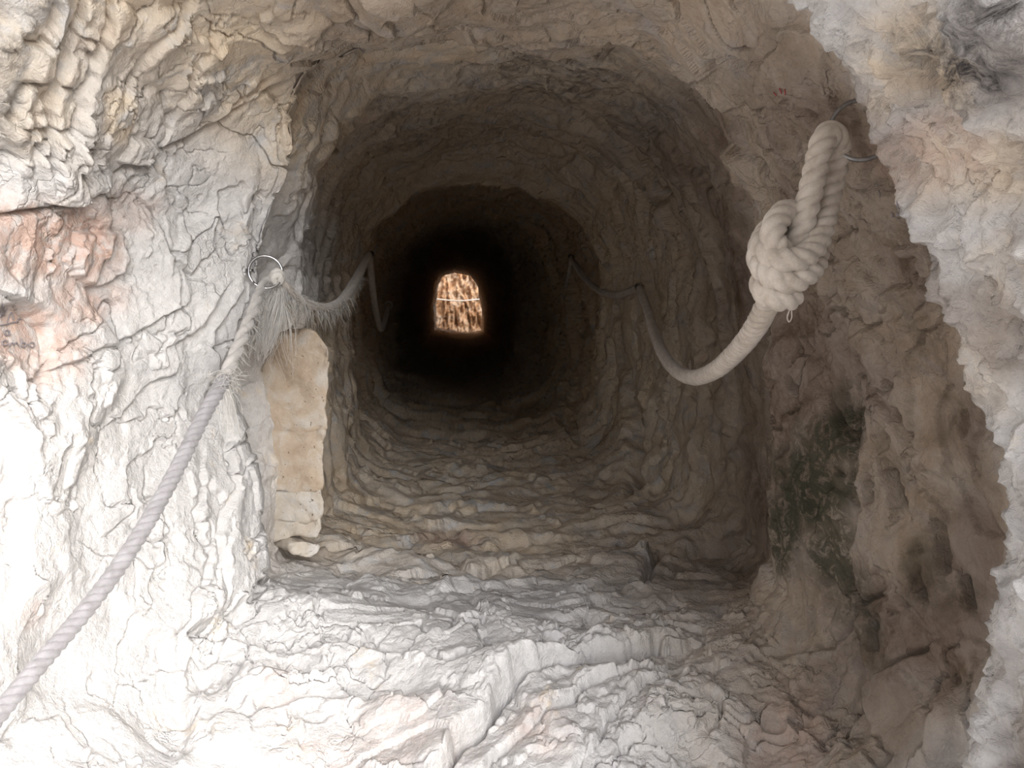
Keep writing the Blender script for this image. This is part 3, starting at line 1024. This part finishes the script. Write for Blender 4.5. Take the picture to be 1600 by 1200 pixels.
# the small round stopper knot beside the ring
bp, L = spline([W(424, 436, 2.60), W(430, 425, 2.58), W(439, 427, 2.58), W(440, 437, 2.59), W(432, 442, 2.58), W(428, 434, 2.57), W(436, 429, 2.57), W(438, 438, 2.58), W(430, 440, 2.60)], 120)
vs, fs = tube(bp, .0098, 14, 3, .05, .2)
o = mesh_obj('stopper_knot', vs, fs, FUZZ, lr)
fr = []
for i in range(240):
    f = random.random()
    p = up[int(f * 200)] + np.array([random.uniform(-1, 1) for _ in range(3)]) * .010
    fr.append((p, [random.uniform(-.3, 1), random.uniform(-.8, .2), random.uniform(-1, .2)], random.uniform(.010, .035), .4))
for i in range(160):     # ruff where the laid rope turns into worn strands
    p = np.array(W(353, 592, 2.215)) + np.array([random.gauss(0, 1) for _ in range(3)]) * .012
    fr.append((p, [random.gauss(-.2, .6), random.uniform(-.6, .2), random.uniform(-1, .3)], random.uniform(.015, .04), .2))
for i in range(60):      # two hanging wisps where the worn length begins
    p = np.array(W(352 + random.uniform(-4, 6), 608, 2.2))
    k = random.random() < .5
    fr.append((p, [(.05 if k else .28), -.1, -1], random.uniform(.05, .10), .1))
fibre_bundle(fr, lr, FUZZ)

fp, L = spline([W(438, 436, 2.60), W(452, 452, 2.64), W(470, 468, 2.74), W(492, 478, 2.9), W(515, 480, 3.1), W(535, 468, 3.4), W(552, 444, 3.9), W(566, 418, 4.6), W(576, 398, 5.35)], 260)
tr = thing('frayed_rope', 'fuzzy frayed grey rope sagging from the left ring into the tunnel', 'rope', W(438, 436, 2.60))
vs, fs = tube(fp, np.interp(np.linspace(0, 1, 260), [0, .2, .45, 1], [.010, .014, .019, .019]), 16, 3, .15, .25, jitter=.03)
mesh_obj('core', vs, fs, ROPE_D, tr)
fr = []
for i in range(700):
    f = random.random() ** 1.2 * .62
    k = int(f * 258)
    p = fp[k] + np.array([random.uniform(-1, 1) for _ in range(3)]) * .011
    tdir = fp[k + 1] - fp[k]
    tdir /= np.linalg.norm(tdir)
    fr.append((p, tdir * random.uniform(-.5, 1) + np.array([random.uniform(-.6, .6), random.uniform(-.9, .2), random.uniform(-1.2, .35)]), random.uniform(.02, .055), .45))
fibre_bundle(fr, tr, FUZZ)
fr = []
CL = [(random.gauss(0, 4), random.gauss(0, 8), random.gauss(-.26, .16)) for _ in range(16)]
for i in range(520):     # the beard of loose fibre hanging under the ring
    cx, cy, cd = random.choice(CL)
    p = np.array(W(438 + cx + random.gauss(0, 2.5), 452 + cy + random.gauss(0, 3), 2.62 + random.uniform(-.02, .03)))
    dirn = [cd + random.gauss(0, .06), random.gauss(0, .10), -1]
    fr.append((p, dirn, random.uniform(.05, .15) if random.random() < .75 else random.uniform(.1, .19), .1))
o = fibre_bundle(fr, tr, FUZZ, 'fibre_beard')
o['label'] = 'loose grey beard of unravelled fibre'
stake('bolt in the left wall at the end of the frayed rope', W(577, 397, 5.4), (-.6, 1, 0))
plain_rope('handrail_rope', 'dim rope hanging steeply on the left wall beyond the frayed rope',
           [W(577, 398, 5.42), W(580, 430, 5.55), W(584, 465, 5.7), W(589, 495, 6.1), W(595, 514, 6.6), W(601, 503, 7.2), W(606, 482, 7.8)], .019, ROPE_D)
anchor_ring('tiny glinting steel ring deep on the left wall', W(607, 477, 8.2), .03, .006, STEEL, (.2, -1, .1), (-1, .1, 0), back=.15)
plain_rope('safety_rope', 'thin pale rope strung level across the far exit', [W(640, 462, 28.9), W(680, 467, 29.0), W(715, 470, 29.1), W(745, 468, 29.3), W(790, 464, 30.0)], .022, ROPE_R, 60)

# ------------------------------------------------------------------ tan upright stones walled in at the left
def stone_material(name, ca, cb, cc):
    m, nt, b = new_mat(name)
    geo = nt.nodes.new('ShaderNodeNewGeometry').outputs['Position']
    c = ramp(nt, noise(nt, 12, 7, .65, .5, geo), [(.34, ca), (.5, cb), (.64, cc)])
    pits = noise(nt, 85, 2, .5, 0, geo)
    c = mix(nt, ramp(nt, pits, [(.24, 1.0), (.31, 0.0)]), c, (.20, .13, .08))
    nt.links.new(c, b.inputs['Base Color'])
    b.inputs['Roughness'].default_value = .85
    b.inputs['Specular IOR Level'].default_value = .2
    h = math_n(nt, 'ADD', noise(nt, 50, 7, .65, .3, geo), math_n(nt, 'MULTIPLY', ramp(nt, pits, [(.24, 0.0), (.33, 1.0)]), .5))
    bump(nt, b, h, .8, .006)
    return m


STONE = stone_material('tan_pitted_stone', (.40, .305, .22), (.48, .39, .30), (.53, .48, .42))
STONE_PALE = stone_material('pale_chalky_stone', (.42, .35, .28), (.49, .44, .375), (.53, .50, .465))


def hewn(outline, Y, depth, seed, parent, mat, label=None, taper=.0):
    """A hewn stone: outline (pixels, at depth Y) extruded backwards, edges rounded and broken."""
    pts = [W(a, b, Y if len(o) == 2 else o[2]) for o in outline for a, b in [o[:2]]]
    bm = bmesh.new()
    vs = [bm.verts.new(p) for p in pts]
    f = bm.faces.new(vs)
    f.normal_update()
    if f.normal.y > 0:
        f.normal_flip()
    r = bmesh.ops.extrude_face_region(bm, geom=[f])
    for v in [g for g in r['geom'] if isinstance(g, bmesh.types.BMVert)]:
        v.co += Vector((-.10, depth, 0))
    bmesh.ops.recalc_face_normals(bm, faces=bm.faces)
    bmesh.ops.bevel(bm, geom=list(bm.edges), offset=.007, segments=2, affect='EDGES', profile=.6)
    bmesh.ops.triangulate(bm, faces=bm.faces)
    for _ in range(3):
        long = [e for e in bm.edges if e.calc_length() > .018]
        bmesh.ops.subdivide_edges(bm, edges=long, cuts=1)
        bmesh.ops.triangulate(bm, faces=[q for q in bm.faces if len(q.verts) > 3])
    bm.normal_update()
    co = np.array([tuple(v.co) for v in bm.verts])
    d = .018 * fbm(co * 14, 4, seed) + .006 * fbm(co * 45, 3, seed + 4)
    for v, k in zip(bm.verts, d):
        v.co += v.normal * float(k)
    org = parent.location
    for v in bm.verts:
        v.co -= org
    me = bpy.data.meshes.new('stone')
    bm.to_mesh(me)
    bm.free()
    me.polygons.foreach_set('use_smooth', [True] * len(me.polygons))
    me.materials.append(mat)
    o = bpy.data.objects.new('stone', me)
    COL.objects.link(o)
    o.parent = parent
    if label:
        o['label'] = label
    return o


pier = thing('stone_pier', 'upright pier of tan pitted stones against the left wall below the frayed rope', 'pier', W(465, 830, 2.88))
def lean(pts):
    """Depth along the pier's face: its left edge runs into the wall."""
    return [(a, b, 2.955 - .0007 * (a - 430)) for a, b in pts]


hewn(lean([(440, 524), (486, 515), (503, 526), (515, 546), (513, 600), (509, 640), (512, 672), (480, 678), (400, 676), (390, 640), (400, 590), (420, 555)]), 2.9, .25, 1, pier, STONE, 'largest topmost tan stone')
hewn(lean([(390, 672), (480, 676), (508, 670), (506, 700), (507, 735), (504, 766), (470, 771), (400, 769), (390, 730)]), 2.9, .25, 2, pier, STONE)
hewn(lean([(405, 767), (470, 769), (500, 762), (504, 785), (503, 808), (480, 817), (410, 814)]), 2.9, .25, 3, pier, STONE_PALE, 'paler chalky stone')
hewn(lean([(425, 812), (455, 816), (480, 814), (499, 806), (505, 824), (496, 842), (468, 838), (425, 846)]), 2.9, .25, 5, pier, STONE_PALE, 'paler chalky stone')
hewn([(452, 850, 2.90), (464, 845, 2.90), (482, 847, 2.89), (500, 853, 2.89), (497, 866, 2.88), (478, 870, 2.88), (458, 866, 2.89)], 2.88, .15, 4, pier, STONE_PALE, 'small pale stone at the foot')

# ------------------------------------------------------------------ pencil writing on the rock
def scribble(parent, strokes, mat, r, name='pencil_stroke'):
    for st in strokes:
        dense = []
        for (a, b), (c, d) in zip(st[:-1], st[1:]):
            n = max(2, int(math.hypot(c - a, d - b) / 2))
            for k in range(n):
                dense.append((a + (c - a) * k / n, b + (d - b) * k / n))
        dense.append(st[-1])
        pts = np.array([tuple(on_wall(parent, *q)) for q in dense])
        if len(pts) > 4:
            for _ in range(2):
                pts[1:-1] = .5 * pts[1:-1] + .25 * (pts[:-2] + pts[2:])
        vs, fs = tube(pts, r, 5)
        mesh_obj(name, vs, fs, mat, parent)


m_p, nt, b = new_mat('pencil_graphite')
b.inputs['Base Color'].default_value = (.22, .20, .21, 1)
b.inputs['Roughness'].default_value = .7
m_r, nt, b = new_mat('red_crayon')
b.inputs['Base Color'].default_value = (.38, .07, .07, 1)
b.inputs['Roughness'].default_value = .8


def circ(cx, cy, rx, ry, a0=0, a1=360, n=14):
    return [(cx + rx * math.cos(math.radians(a0 + (a1 - a0) * k / n)), cy + ry * math.sin(math.radians(a0 + (a1 - a0) * k / n))) for k in range(n + 1)]


scribble(WALL_L, [circ(8, 536, 5, 4), [(15, 541), (19, 534), (22, 540), (26, 534), (30, 541)], [(34, 529), (33, 541)], circ(37, 539, 3.5, 3.5),
                  [(43, 538), (44, 539)], circ(50, 539, 4.5, 4),
                  circ(11, 520, 4, 4), [(15, 516), (16, 525)],
                  [(0, 496), (3, 484), (5, 475), (6, 486), (9, 484)], [(3, 490), (7, 490), (12, 482)], [(0, 494), (7, 493)],
                  [(12, 506), (14, 494), (19, 487), (21, 500)], [(0, 508), (10, 507), (22, 503), (28, 504)], [(27, 502), (31, 497), (33, 500)]], m_p, .0014)
scribble(WALL_R, [[(1370, 288), (1371, 291)], [(1373, 298), (1376, 303), (1374, 308)], [(1402, 314), (1402, 324), (1405, 329)], [(1392, 334), (1396, 332), (1393, 341), (1398, 338)],
                  [(1400, 332), (1404, 333), (1401, 338)], [(1402, 341), (1405, 342)]], m_p, .0011)
scribble(WALL_R, [[(1209, 145), (1213, 149)], [(1218, 138), (1221, 146)], [(1226, 140), (1227, 148)], [(1206, 150), (1209, 154)]], m_r, .0012, 'red_mark')
